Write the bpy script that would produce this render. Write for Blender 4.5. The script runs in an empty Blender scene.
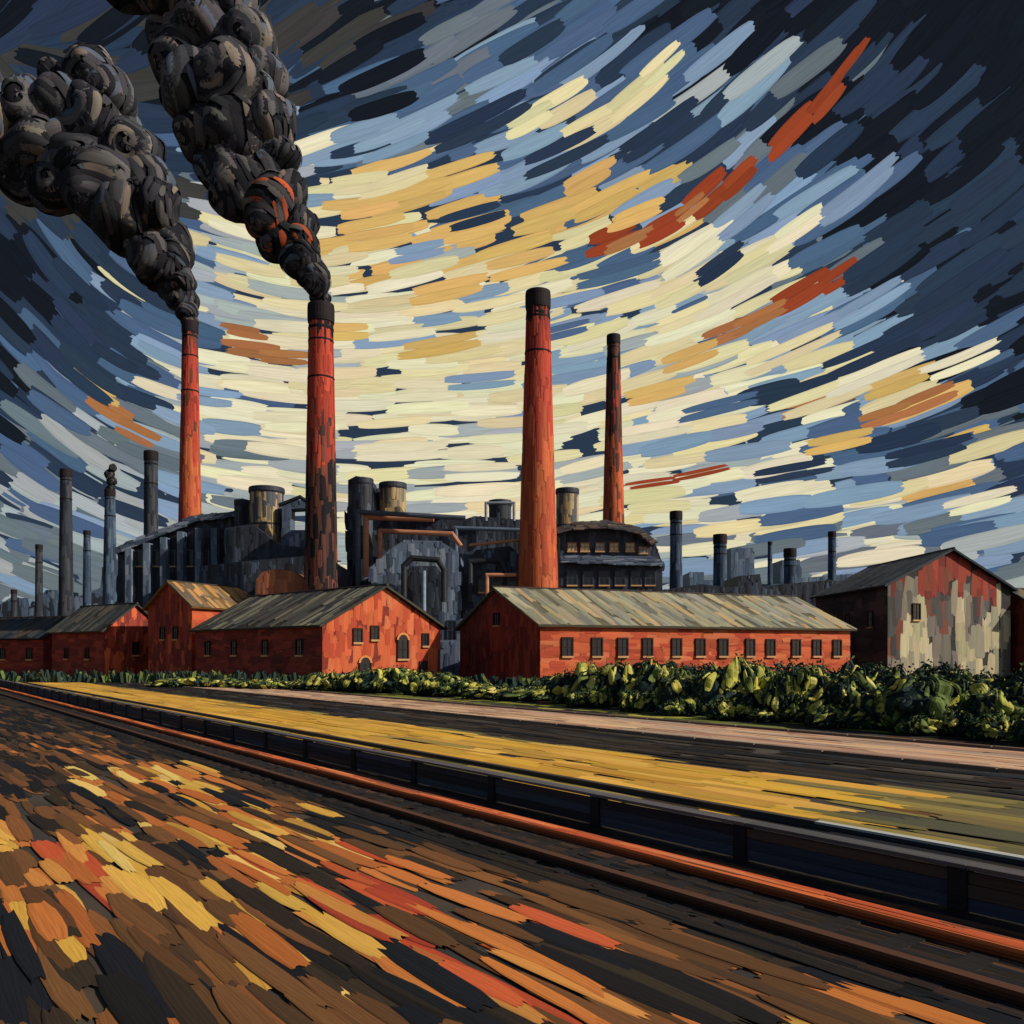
import bpy, math, random
from mathutils import Vector, noise
random.seed(11)
R = random.random
U = random.uniform
F = 853.3
EYE = 3.0

def lin(c):
    o = []
    for v in c:
        v = max(0, min(255, v)) / 255.0
        o.append(v / 12.92 if v <= 0.04045 else ((v + 0.055) / 1.055) ** 2.4)
    return o

def jit(c, a=0.10, b=0.05):
    k = 1 + U(-a, a)
    return [max(0.0, x * k * (1 + U(-b, b))) for x in c]

# ------------------------------------------------------------ materials
def paint_mat(name, rough=0.6, bump=0.35, emission=False, streak=0.22, gain=1.0, spec=0.35, vs=16.0):
    m = bpy.data.materials.new(name)
    m.use_nodes = True
    nt = m.node_tree
    nt.nodes.clear()
    N = nt.nodes.new
    L = nt.links.new
    out = N('ShaderNodeOutputMaterial')
    at = N('ShaderNodeAttribute'); at.attribute_name = 'Col'
    uv = N('ShaderNodeUVMap')
    mp = N('ShaderNodeMapping'); mp.inputs['Scale'].default_value = (1.3, vs, 1.0)
    L(uv.outputs[0], mp.inputs[0])
    ns = N('ShaderNodeTexNoise'); ns.inputs['Scale'].default_value = 1.0
    ns.inputs['Detail'].default_value = 3.0
    L(mp.outputs[0], ns.inputs['Vector'])
    mr = N('ShaderNodeMapRange')
    mr.inputs['From Min'].default_value = 0.3; mr.inputs['From Max'].default_value = 0.7
    mr.inputs['To Min'].default_value = (1 - streak) * gain; mr.inputs['To Max'].default_value = (1 + streak * 0.8) * gain
    L(ns.outputs[0], mr.inputs[0])
    mul = N('ShaderNodeVectorMath'); mul.operation = 'SCALE'
    L(at.outputs['Color'], mul.inputs[0]); L(mr.outputs[0], mul.inputs['Scale'])
    if emission:
        em = N('ShaderNodeEmission')
        L(mul.outputs[0], em.inputs[0])
        em.inputs[1].default_value = 1.0
        L(em.outputs[0], out.inputs[0])
        m.cycles.emission_sampling = 'NONE'
    else:
        b = N('ShaderNodeBsdfPrincipled')
        b.inputs['Roughness'].default_value = rough
        b.inputs['Specular IOR Level'].default_value = spec
        L(mul.outputs[0], b.inputs['Base Color'])
        bp = N('ShaderNodeBump'); bp.inputs['Strength'].default_value = bump
        bp.inputs['Distance'].default_value = 0.05
        L(ns.outputs[0], bp.inputs['Height'])
        L(bp.outputs[0], b.inputs['Normal'])
        L(b.outputs[0], out.inputs[0])
    return m

M_SKY = paint_mat('sky_paint', emission=True, streak=0.17, gain=.97)
M_BRICK = paint_mat('brick_paint', 0.75, 0.45, gain=.92, streak=.2, spec=.15)
M_METAL = paint_mat('sooty_steel', 0.6, 0.4, spec=0.3, gain=1.25)
M_DARK = paint_mat('tarred_timber', 0.75, 0.3, spec=0.2, gain=1.05)
M_ROOF = paint_mat('roof_sheet', 0.7, 0.3, gain=.9, spec=.2)
M_GROUND = paint_mat('earth_strokes', 0.8, 0.22, streak=0.13, spec=0.12, gain=1.12, vs=9.0)
M_LEAF = paint_mat('leaf_paint', 0.75, 0.25, spec=0.12, gain=1.2)
M_SMOKE = paint_mat('smoke_paint', 0.95, 0.25, streak=0.28, spec=0.03, gain=1.0)
M_GLASS = paint_mat('window_glass', 0.2, 0.1, spec=0.5)

# ------------------------------------------------------------ builder
class Bld:
    def __init__(s):
        s.v = []; s.f = []; s.c = []; s.u = []
    def add(s, vs, fs, col, uvs=None):
        o = len(s.v)
        s.v.extend([tuple(p) for p in vs])
        if isinstance(col[0], (list, tuple)):
            s.c.extend(col)
        else:
            s.c.extend([col] * len(vs))
        if uvs is None:
            uvs = [(p[0] * 0.3 + p[1] * 0.3, p[2] * 0.1) for p in vs]
        s.u.extend(uvs)
        s.f.extend([[i + o for i in f] for f in fs])
    def make(s, name, mat, parent=None, smooth=False):
        me = bpy.data.meshes.new(name)
        me.from_pydata(s.v, [], s.f)
        ca = me.color_attributes.new('Col', 'FLOAT_COLOR', 'POINT')
        flat = []
        for c in s.c:
            flat.extend((c[0], c[1], c[2], 1.0))
        ca.data.foreach_set('color', flat)
        ul = me.uv_layers.new(name='UVMap')
        n = len(me.loops)
        vi = [0] * n
        me.loops.foreach_get('vertex_index', vi)
        fu = []
        for i in vi:
            fu.extend(s.u[i])
        ul.data.foreach_set('uv', fu)
        if smooth:
            me.polygons.foreach_set('use_smooth', [True] * len(me.polygons))
        me.materials.append(mat)
        ob = bpy.data.objects.new(name, me)
        bpy.context.scene.collection.objects.link(ob)
        if parent: ob.parent = parent
        return ob

def empty(name):
    e = bpy.data.objects.new(name, None)
    bpy.context.scene.collection.objects.link(e)
    e.empty_display_size = 0.5
    return e

def stroke(B, S, a, b, ang, L, W, col, h, k=0.0, nseg=4, ncol=4, rag=0.12, dip=0.4, edge=0.9, tp=.16):
    """one brush mark laid on the surface S(a,b,height)"""
    vs = []; us = []; cs = []
    u0 = R() * 300; v0 = R() * 300
    asp = L / max(W, 1e-6)
    rg0 = [U(-rag, rag) for _ in range(ncol + 1)]
    rg1 = [U(-rag, rag) for _ in range(ncol + 1)]
    for i in range(nseg + 1):
        t = i / nseg - 0.5
        for j in range(ncol + 1):
            tt = t
            if i == 0: tt += rg0[j]
            if i == nseg: tt += rg1[j]
            s = tt * L
            if abs(k) > 1e-9:
                x = math.sin(k * s) / k; y = (1 - math.cos(k * s)) / k
            else:
                x = s; y = 0.0
            w = (j / ncol - 0.5)
            prof = 1.0 - tp * (abs(2 * t) ** 3)
            ww = w * W * prof
            an = k * s
            x += -math.sin(an) * ww; y += math.cos(an) * ww
            ca, sa = math.cos(ang), math.sin(ang)
            pa = a + x * ca - y * sa; pb = b + x * sa + y * ca
            e = (j == 0 or j == ncol)
            hh = h - (dip * h if e else 0)
            vs.append(S(pa, pb, hh))
            us.append((u0 + (t + .5) * asp * 0.25, v0 + (w + .5)))
            m = edge if e else 1.0
            cs.append((col[0] * m, col[1] * m, col[2] * m))
    fs = []
    n = ncol + 1
    for i in range(nseg):
        for j in range(ncol):
            p = i * n + j
            fs.append([p, p + n, p + n + 1, p + 1])
    B.add(vs, fs, cs, us)

def paint_plane(B, p0, eu, ev, nn, W, H, pal, L, Wd, ang=0.0, cover=2.5, h=0.05, top=None, angj=0.10, jt=0.11):
    p0 = Vector(p0)
    def S(a, b, hh):
        a = min(max(a, 0), W)
        t = H if top is None else top(a)
        b = min(max(b, 0), t)
        return p0 + eu * a + ev * b + nn * hh
    n = int(cover * W * H / (L * Wd)) + 1
    for i in range(n):
        a = R() * W; b = R() * H
        if top is not None and b > top(a): continue
        c = pal(a / W, b / H) if callable(pal) else random.choice(pal)
        l = L * U(0.6, 1.3)
        stroke(B, S, a, b, ang + U(-angj, angj), l, Wd * U(0.7, 1.25), jit(c, jt), h * (0.35 + 0.65 * (i + 1) / n), nseg=2, ncol=3, rag=0.08, dip=.3, edge=.92)

def box(B, x0, x1, y0, y1, z0, z1, col):
    v = [(x0, y0, z0), (x1, y0, z0), (x1, y1, z0), (x0, y1, z0), (x0, y0, z1), (x1, y0, z1), (x1, y1, z1), (x0, y1, z1)]
    B.add(v, [[0, 1, 5, 4], [1, 2, 6, 5], [2, 3, 7, 6], [3, 0, 4, 7], [4, 5, 6, 7], [3, 2, 1, 0]], col)

X_, Y_, Z_ = Vector((1, 0, 0)), Vector((0, 1, 0)), Vector((0, 0, 1))
def pbox(B, x0, x1, y0, y1, z0, z1, pal, L=2.5, Wd=0.9, vert=True):
    box(B, x0, x1, y0, y1, z0, z1, [c * 0.8 for c in pal[0]])
    an = math.pi / 2 if vert else 0
    paint_plane(B, (x0, y0, z0), X_, Z_, -Y_, x1 - x0, z1 - z0, pal, L, Wd, an)
    paint_plane(B, (x1, y0, z0), Y_, Z_, X_, y1 - y0, z1 - z0, pal, L, Wd, an, cover=1.5)
    paint_plane(B, (x0, y0, z0), Y_, Z_, -X_, y1 - y0, z1 - z0, pal, L, Wd, an, cover=1.5)

def inside(p, poly):
    x, y = p; c = False; n = len(poly)
    for i in range(n):
        x1, y1 = poly[i]; x2, y2 = poly[(i + 1) % n]
        if (y1 > y) != (y2 > y) and x < (x2 - x1) * (y - y1) / (y2 - y1) + x1:
            c = not c
    return c

def prism(B, pts, y0, y1, pal, L=2.5, Wd=0.9, ang=math.pi / 2, cover=2.5):
    """profile in x/z extruded along y, with brush marks on its front"""
    n = len(pts)
    area = sum(pts[i][0] * pts[(i + 1) % n][1] - pts[(i + 1) % n][0] * pts[i][1] for i in range(n))
    if area < 0: pts = pts[::-1]
    v = [(p[0], y0, p[1]) for p in pts] + [(p[0], y1, p[1]) for p in pts]
    f = [list(range(n)), list(range(2 * n - 1, n - 1, -1))]
    for i in range(n):
        j = (i + 1) % n
        f.append([j, i, i + n, j + n])
    B.add(v, f, [c * 0.85 for c in pal[0]])
    xs = [p[0] for p in pts]; zs = [p[1] for p in pts]
    a0, a1, b0, b1 = min(xs), max(xs), min(zs), max(zs)
    k = int(cover * (a1 - a0) * (b1 - b0) / (L * Wd))
    for i in range(k):
        a = U(a0, a1); b = U(b0, b1)
        if not inside((a, b), pts): continue
        l = L * U(.6, 1.2); q = 0
        while q < 4 and not (inside((a + math.cos(ang) * l * .5, b + math.sin(ang) * l * .5), pts) and inside((a - math.cos(ang) * l * .5, b - math.sin(ang) * l * .5), pts)):
            l *= 0.6; q += 1
        stroke(B, lambda s, t, h: (s, y0 - h, t), a, b, ang + U(-.1, .1), l, min(Wd * U(.7, 1.2), l * .7), jit(random.choice(pal), .15), 0.04 + 0.05 * i / k, nseg=2, ncol=2)

def pcyl(B, x, y, z0, z1, r0, r1, colf, L=3.0, Wd=0.5, cover=2.5, seg=28):
    """tapered round shaft; colf(frac) gives palette"""
    vs = []; cs = []; us = []
    rings = 10
    for i in range(rings + 1):
        f = i / rings; r = r0 + (r1 - r0) * f
        c = colf(f)[0]
        for j in range(seg):
            t = 2 * math.pi * j / seg
            vs.append((x + r * math.cos(t), y + r * math.sin(t), z0 + (z1 - z0) * f))
            cs.append([q * .8 for q in c]); us.append((f * 10, j * .3))
    fs = []
    for i in range(rings):
        for j in range(seg):
            k = (j + 1) % seg
            fs.append([i * seg + j, i * seg + k, (i + 1) * seg + k, (i + 1) * seg + j])
    o = len(vs)
    for (rr, zz) in ((r1 * .78, z1), (r1 * .74, z1 - r1)):
        for j in range(seg):
            t = 2 * math.pi * j / seg
            vs.append((x + rr * math.cos(t), y + rr * math.sin(t), zz)); cs.append([.01, .01, .012]); us.append((0, 0))
    for j in range(seg):
        k = (j + 1) % seg
        fs.append([rings * seg + j, rings * seg + k, o + k, o + j])
        fs.append([o + j, o + k, o + seg + k, o + seg + j])
    fs.append([o + seg + j for j in range(seg)])
    B.add(vs, fs, cs, us)
    H = z1 - z0; rm = (r0 + r1) / 2; C = 2 * math.pi * rm
    def S(a, b, h):
        b = min(max(b, 0), H); r = r0 + (r1 - r0) * b / H + h
        t = a / rm
        return (x + r * math.cos(t), y + r * math.sin(t), z0 + b)
    n = int(cover * C * H / (L * Wd))
    for i in range(n):
        b = R() * H
        stroke(B, S, R() * C, b, math.pi / 2 + U(-.05, .05), L * U(.6, 1.3), Wd * U(.7, 1.2), jit(random.choice(colf(b / H)), .14), .02 + .04 * i / n, nseg=3, ncol=3, dip=.4, edge=.88, rag=.06)

def ring(B, x, y, z0, z1, r, col, seg=28, ri=None):
    vs = []; fs = []
    ri = ri if ri else r * .7
    for (rr, zz) in ((ri, z0), (r * .97, z0), (r, z0 + (z1 - z0) * .2), (r, z0 + (z1 - z0) * .8), (r * .97, z1), (ri, z1)):
        for j in range(seg):
            t = 2 * math.pi * j / seg
            vs.append((x + rr * math.cos(t), y + rr * math.sin(t), zz))
    for i in range(5):
        for j in range(seg):
            k = (j + 1) % seg
            fs.append([i * seg + j, i * seg + k, (i + 1) * seg + k, (i + 1) * seg + j])
    B.add(vs, fs, col)

def tube(B, pts, r, col, seg=10):
    for a, b in zip(pts[:-1], pts[1:]):
        a = Vector(a); b = Vector(b); d = (b - a).normalized()
        a = a - d * r * .6; b = b + d * r * .6
        q = d.to_track_quat('Z', 'Y')
        vs = []
        for p in (a, b):
            for j in range(seg):
                t = 2 * math.pi * j / seg
                vs.append(p + q @ Vector((r * math.cos(t), r * math.sin(t), 0)))
        fs = [[j, (j + 1) % seg, seg + (j + 1) % seg, seg + j] for j in range(seg)] + [list(range(seg))[::-1], list(range(seg, 2 * seg))]
        B.add(vs, fs, jit(col, .1))

def bx(px, d): return (px - 512) / F * d
def bz(py, d): return EYE + (655 - py) / F * d

# ------------------------------------------------------------ SKY (painted dome, chart = tangent-plane bearings)
PAL = {k: lin(v) for k, v in dict(K=(24, 29, 37), N=(44, 58, 78), B=(76, 100, 130), L=(132, 156, 180), G=(104, 116, 124),
       C=(224, 210, 162), W=(230, 222, 186), Y=(216, 176, 104), O=(170, 112, 70), R=(150, 66, 40), D=(62, 61, 60), S=(166, 174, 174)).items()}
cols_x = [30, 110, 190, 270, 350, 430, 510, 590, 670, 750, 830, 910, 990]
grid = {
 20:  "KN KN DK DN KND NKG NBG NB NBK NK KN K K",
 80:  "KND KN DK DN NKB BG BBLN LBNB BLBS BSLN NKG KN K",
 140: "ND ND NB NLB NBL BGN LBNB BLN BBGL NBG NB NK NK",
 200: "ND ND NBG LNSC YCWL YCN LBNY YCBB YLBN BLGN NBL BNK NK",
 260: "NK NB BLCS WCLS WCY YCCS YYBC LBBC BCWL CWLSN NBLG BNKN KN",
 320: "NK NB LSWB WCS WCW CWCL WCC WCLB WLCW NBWCL CLWN NBKN NBK",
 380: "NBK NBGS SLWB WWCS WWCW WWCC WCWW WCCL WCWS CWBL WLCNB NBLC NBK",
 440: "NBG GNSB SLWG WCSW WWCS WWCWS WCWW WWCL WCLS LSCWB NBLW BNYL NBG",
 500: "GSB GSN SLG SWW WSW WSC WCW WCSW WSWC SLWCB LSWB CWLBS YCLBG",
 560: "SG SGL SG SGL WS WS WSC WSC SWL SWGL SLGW LSGW SLGB",
 620: "SG SG SG SG SG SG SG SG SGL SGL SGL SGL SGL"}
rows_y = sorted(grid)
grid = {k: v.split() for k, v in grid.items()}
ANG = [(0,0,50),(150,0,42),(300,40,38),(450,60,30),(600,60,36),(750,60,42),(900,40,47),(1000,30,52),(450,180,18),(600,150,28),
 (760,150,42),(900,150,40),(1000,150,42),(60,250,-55),(30,350,-48),(120,330,-35),(50,450,-36),(150,420,-22),(240,350,-7),(230,270,-18),
 (240,430,-5),(400,260,12),(400,350,4),(450,430,2),(550,300,14),(650,220,28),(650,320,18),(750,300,26),(850,250,30),(950,250,33),(1000,320,30),
 (850,380,19),(750,420,12),(950,400,20),(1000,480,15),(850,480,10),(700,500,5),(900,560,5),(60,550,-18),(20,120,-65),(330,200,5),(300,120,20),
 (1500,300,30),(1300,600,5),(-400,300,-50),(-300,620,-10),(500,-400,30),(1200,-200,50),(-300,-200,-70)]
def ang_at(x, y):
    s = w = 0
    for (a, b, g) in ANG:
        q = 1 / ((a - x) ** 2 + (b - y) ** 2 + 900) ** 1.5
        s += g * q; w += q
    return math.radians(s / w)
def col_at(x, y):
    x += random.gauss(0, 26); y += random.gauss(0, 16)
    r = min(rows_y, key=lambda q: abs(q - y)); c = min(range(13), key=lambda i: abs(cols_x[i] - x))
    return PAL[random.choice(grid[r][c])]
RS = 1390.0
def Sdome(a, b, h):
    v = Vector((a, 1.0, b)).normalized() * (RS - h)
    return (v.x, v.y, v.z + EYE)
B = Bld()
nx, ny = 50, 30
vs = [Sdome(-2.6 + 5.2 * i / nx, -0.06 + 2.4 * j / ny, -4) for j in range(ny + 1) for i in range(nx + 1)]
fs = [[j * (nx + 1) + i, j * (nx + 1) + i + 1, (j + 1) * (nx + 1) + i + 1, (j + 1) * (nx + 1) + i] for j in range(ny) for i in range(nx)]
B.add(vs, fs, PAL['N'])
STEP = .06
def sky_stroke(x, y, L, W, col, h, ang=None, k=None):
    if ang is None: ang = ang_at(x, y) + U(-.06, .06)
    if k is None:
        d = 25
        k = (ang_at(x + d, y - d * math.tan(max(-1.2, min(1.2, ang)))) - ang_at(x - d, y + d * math.tan(max(-1.2, min(1.2, ang))))) / (2 * d) * F
        k = max(-2.5, min(2.5, k))
    stroke(B, Sdome, (x - 512) / F, (655 - y) / F, ang, L / F, W / F, col, h, k=k, nseg=8, ncol=6, rag=0.03, dip=0.0, edge=0.85, tp=.35)
hh = 0.5
for i in range(2400):   # wide outer sky
    x = U(-1300, 2300); y = U(-1000, 690)
    if -60 < x < 1090 and -60 < y: continue
    sky_stroke(x, y, U(110, 200), U(26, 44), jit(col_at(x, y), .14), hh); hh += STEP * .5
for i in range(3300):
    x = U(-90, 1114); y = U(-90, 690)
    edge = min(1, (abs(x - 430) / 600) * .6 + max(0, (300 - y) / 300) * .6)
    L = U(48, 84) + 36 * edge; W = U(9, 13) + 10 * edge
    sky_stroke(x, y, L, W, jit(col_at(x, y), .09), hh); hh += STEP
feat = "R:612,236,22,60,17;668,224,28,58,17;705,192,42,56,18;740,176,44,46,15;792,128,46,62,17;826,96,50,60,14;852,62,52,55,10;" \
 "800,290,30,70,16;838,274,34,50,11;700,472,12,60,5;650,482,8,50,5;" \
 "O:728,330,22,62,13;760,316,26,60,11;820,400,16,80,11;925,398,22,70,13;885,414,18,66,10;250,348,-7,66,12;285,356,-4,50,10;240,330,-10,46,9;110,408,-30,60,12;140,432,-26,50,10;630,240,24,50,9;690,206,38,40,8;" \
 "Y:452,172,18,86,17;410,196,15,80,16;370,214,12,70,15;470,226,14,80,15;560,210,20,96,18;612,196,26,84,17;640,212,22,60,14;520,262,14,84,15;450,288,12,80,14;380,236,10,70,14;590,176,28,60,14;440,344,10,80,12;690,355,20,70,13;900,380,20,80,13;660,390,14,70,12;840,440,12,80,12;95,385,-32,55,12;340,330,0,60,12;" \
 "C:560,100,30,74,20;596,122,28,86,18;638,90,40,70,17;530,118,28,60,15;660,62,42,60,13;400,180,18,70,14;690,280,28,90,15;760,255,30,90,15;700,310,24,90,13;820,395,20,110,14;790,348,24,100,13;360,182,8,60,14;" \
 "W:690,250,34,80,17;740,290,28,90,16;800,225,34,70,14;880,370,22,110,13;960,360,22,90,12;650,430,10,90,12;980,500,14,80,12;300,420,0,90,14;420,400,3,90,14;400,450,2,90,13;480,470,2,80,13;" \
 "N:470,215,16,70,12;720,262,36,60,13;560,150,25,90,16;660,130,35,90,17;480,120,26,100,18;880,260,34,90,20;930,320,28,110,20;870,350,24,100,14;80,330,-45,80,20;90,375,-38,80,18;120,350,-30,60,16;790,470,10,90,10;960,270,34,110,22;1000,200,40,110,22;930,450,14,90,13;" \
 "B:620,270,16,90,12;560,330,14,60,9;720,405,14,80,11;" \
 "L:420,250,12,60,12;420,120,25,80,16;740,210,40,80,16;860,190,38,90,16;390,140,22,80,16;160,350,-25,60,13;210,395,-8,60,12;480,380,5,70,11;580,370,10,70,11;870,300,30,90,14"
for grp in feat.replace(';;', ';').replace(' ', '').split(';'):
    if not grp: continue
    if ':' in grp:
        key, grp = grp.split(':')
    x, y, g, L, W = [float(q) for q in grp.split(',')]
    for r in range(2):
        sky_stroke(x + U(-8, 8) * r, y + (W * .75) * (r - .3), L * U(.8, 1.05), W * U(.65, .85), jit(PAL[key], .12), hh, math.radians(g)); hh += STEP
B.make('sky', M_SKY)

# ------------------------------------------------------------ GROUND
gm = bpy.data.materials.new('dark_earth'); gm.use_nodes = True
nt = gm.node_tree; b = nt.nodes['Principled BSDF']; b.inputs['Roughness'].default_value = .9
tn = nt.nodes.new('ShaderNodeTexNoise'); tn.inputs['Scale'].default_value = 0.35; tn.inputs['Detail'].default_value = 8
tc = nt.nodes.new('ShaderNodeTexCoord'); nt.links.new(tc.outputs['Object'], tn.inputs['Vector'])
rp = nt.nodes.new('ShaderNodeValToRGB'); rp.color_ramp.elements[0].position = .35; rp.color_ramp.elements[0].color = (.012, .012, .013, 1)
rp.color_ramp.elements[1].position = .7; rp.color_ramp.elements[1].color = (.07, .045, .025, 1)
nt.links.new(tn.outputs[0], rp.inputs[0]); nt.links.new(rp.outputs[0], b.inputs['Base Color'])
me = bpy.data.meshes.new('ground')
n = 64
me.from_pydata([(0, 0, 0)] + [(1395 * math.cos(2 * math.pi * i / n), 1395 * math.sin(2 * math.pi * i / n), 0) for i in range(n)], [], [[0, i + 1, (i + 1) % n + 1] for i in range(n)])
me.materials.append(gm)
bpy.context.scene.collection.objects.link(bpy.data.objects.new('ground', me))

rv = Vector((-0.601, 0.799, 0)); nv = Vector((0.799, 0.601, 0))
def Sg(a, b, h):   # a along the line, b across it
    p = rv * a + nv * b
    return (p.x, p.y, h)
def c_(*v): return lin(v)
DK = [c_(30, 28, 28), c_(42, 35, 30), c_(24, 26, 32), c_(52, 42, 32)]
BR = [c_(112, 74, 44), c_(92, 62, 38), c_(130, 82, 46), c_(72, 52, 36)]
OR = [c_(192, 114, 56), c_(176, 98, 48), c_(200, 132, 64), c_(158, 90, 46)]
RD = [c_(178, 72, 44), c_(162, 64, 42), c_(190, 86, 50)]
YL = [c_(212, 164, 74), c_(202, 152, 64), c_(186, 138, 60), c_(218, 180, 100)]
OL = [c_(124, 110, 62), c_(100, 92, 54), c_(142, 124, 66)]
def field_pal(a, s):
    q = noise.noise(Vector((a * .22, s * 1.4, 3.3)))
    q2 = noise.noise(Vector((a * .26, s * 2.8, 8.3)))
    if q2 > .22 and s > .8: return DK + BR[:2]
    if s > 7.0: return DK
    if a > 36: return DK + BR[3:]
    if a > 24: return BR + OR[:1] if q > .05 else BR[2:] + DK
    if s > 6.1: return (YL + OR if q > -.1 else BR) if a > 14 else (BR + OR[:2] if q > 0 else BR + DK[:2])
    if s > 4.4:
        if a > 12.5: return YL + OR[:2] if q > -.15 else BR + OR[:1]
        if a > 6.5: return RD + OR[:1] if q > -.1 else OR[:2] + BR
        return OR + BR + YL[1:3] if q > -.05 else BR + DK[:2]
    if s > 3.9: return YL + OR if q > -.1 else OR + BR
    if s > 3.45: return DK + BR[:1]
    if s > 2.6: return (OR + YL * 2 if q > -.08 else BR + OR[:1]) if a < 19 else BR + DK
    if s > 2.0: return (RD + OR if q > -.05 else OR[:1] + BR) if a < 16 else DK + BR
    if s > 1.25: return OR + YL[:2] + BR[:2] if q > -.0 else BR + DK
    if s > .7: return DK + BR[:1]
    if s > -.5: return BR + OR if q > .05 else DK + BR[:2]
    return (BR + DK + OR[:2]) if q > .08 else DK + BR[:2]
B = Bld()
N = 6000
for i in range(N):
    s = U(-7, 7.6); a = -6 + 84 * R() ** 1.35
    sc_ = 1 + a / 60
    p = random.choice(field_pal(a + U(-1, 1), s + U(-.1, .1)))
    W = U(.17, .36)
    stroke(B, Sg, a, s, U(-.05, .05), U(1.1, 2.3) * sc_, W, jit(p, .11), .010 + .022 * i / N, k=U(-.08, .08), nseg=4, ncol=6, rag=.05, dip=.15, edge=.84, tp=.35)
for i in range(2500):
    s = U(-60, 7.6); a = U(60, 330)
    stroke(B, Sg, a, s, U(-.03, .03), U(4, 10), U(.6, 1.4), jit(random.choice(DK + BR), .13), .02 + .03 * i / 2500, nseg=2, ncol=2)
B.make('ploughed_field', M_GROUND)

B = Bld()
N = 2600
for i in range(N):
    s = U(12.1, 18.4); a = -25 + 250 * R() ** 1.3
    q = noise.noise(Vector((a * .05, s * .6, 9)))
    lim = 9.8 + 1.2 * math.sin(s * 3)
    if a < lim - 2.5: pal = [c_(84, 80, 62), c_(98, 90, 62), c_(70, 66, 58), c_(110, 98, 62)] if s > 13 else DK
    elif a < lim: pal = OL + BR[:1] if s > 13 else DK
    elif s < 12.9: pal = OL + YL[2:3] if a > 14 else DK + OL[:1]
    else:
        pal = YL[:3] + [c_(206, 156, 56), c_(188, 140, 52)] if q > -.3 or R() < .6 else OL[2:] + [c_(170, 120, 50)]
    if s > 18.1: pal = OL + DK[:1]
    stroke(B, Sg, a, s, U(-.03, .03), U(2, 4.5) * (1 + a / 90), U(.35, .7) * (1 + a / 200), jit(random.choice(pal), .09), .012 + .03 * i / N, nseg=4, ncol=6, rag=.04, dip=.15, edge=.86, tp=.3)
B.make('stubble_field', M_GROUND)

B = Bld()
for i in range(1500):      # dark ditch between field and road + rough ground to works
    s = U(18.3, 22.9); a = -30 + 280 * R() ** 1.2
    pal = DK + [c_(40, 44, 50), c_(58, 50, 42)]
    stroke(B, Sg, a, s, U(-.03, .03), U(2, 5), U(.3, .6), jit(random.choice(pal), .12), .012 + .04 * i / 1500, nseg=2, ncol=2)
for i in range(3600):
    s = U(28.9, 60); a = U(-60, 190)
    pal = [c_(40, 46, 36), c_(30, 34, 32), c_(64, 62, 38), c_(80, 50, 34)]
    if 28.9 < s < 34 and a > 18: pal = pal[:1] + [c_(138, 138, 58), c_(106, 114, 50), c_(166, 156, 70), c_(76, 86, 46)]
    stroke(B, Sg, a, s, U(-.05, .05), U(2, 5), U(.4, .9), jit(random.choice(pal), .12), .012 + .05 * i / 3600, nseg=2, ncol=2)
B.make('rough_grass', M_GROUND)

# road
rd = empty('road')
B = Bld()
B.add([Sg(-60, 23.2, .03), Sg(300, 23.2, .03), Sg(300, 28.4, .03), Sg(-60, 28.4, .03)], [[0, 3, 2, 1]], c_(150, 120, 98))
for i in range(1500):
    s = U(23.5, 28.1); a = -30 + 280 * R() ** 1.2
    pal = [c_(204, 160, 126), c_(188, 142, 112), c_(172, 148, 128), c_(212, 172, 134), c_(156, 122, 102)]
    stroke(B, Sg, a, s, U(-.02, .02), U(2.5, 6), U(.3, .7), jit(random.choice(pal), .08), .036 + .02 * i / 1500, nseg=2, ncol=3, dip=.1)
B.make('carriageway', M_GROUND, rd)
B = Bld()
for s0 in (23.0, 28.4):
    for q in range(0, 120):
        a = -40 + q * 2.5
        v = [Sg(a + d, s0 + e, z) for z in (0, .12) for (d, e) in ((0, 0), (2.44, 0), (2.44, .2), (0, .2))]
        B.add(v, [[0, 3, 2, 1], [4, 5, 6, 7], [0, 1, 5, 4], [1, 2, 6, 5], [2, 3, 7, 6], [3, 0, 4, 7]], jit(c_(120, 98, 84), .2))
B.make('kerbs', M_GROUND, rd)

# railway: ballast, sleepers, two rusty rails
rt = empty('railway_track')
B = Bld()
def bar(B, a0, a1, s0, s1, z0, z1, col):
    v = [Sg(a, s, z) for z in (z0, z1) for (a, s) in ((a0, s0), (a1, s0), (a1, s1), (a0, s1))]
    B.add(v, [[0, 1, 2, 3], [7, 6, 5, 4], [0, 4, 5, 1], [1, 5, 6, 2], [2, 6, 7, 3], [3, 7, 4, 0]], col, [(a * .3, s * .4 + z) for z in (z0, z1) for (a, s) in ((a0, s0), (a1, s0), (a1, s1), (a0, s1))])
bar(B, -30, 330, 7.2, 9.75, .0, .03, c_(24, 23, 24))
for i in range(2200):
    a = -10 + 120 * R() ** 1.3; s = U(7.3, 9.7)
    pal = DK + [c_(58, 40, 30)] if s < 8.6 else DK + [c_(80, 58, 42), c_(98, 66, 46)]
    stroke(B, Sg, a, s, U(-.03, .03), U(1, 2.5), U(.14, .3), jit(random.choice(pal), .15), .045 + .02 * R(), nseg=2, ncol=2)
B.make('ballast', M_DARK, rt)
B = Bld()
for q in range(260):
    a = -20 + q * .72
    bar(B, a, a + .26, 7.45, 9.5, .03, .06, jit(c_(34, 30, 30), .12))
B.make('sleepers', M_DARK, rt)
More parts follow.
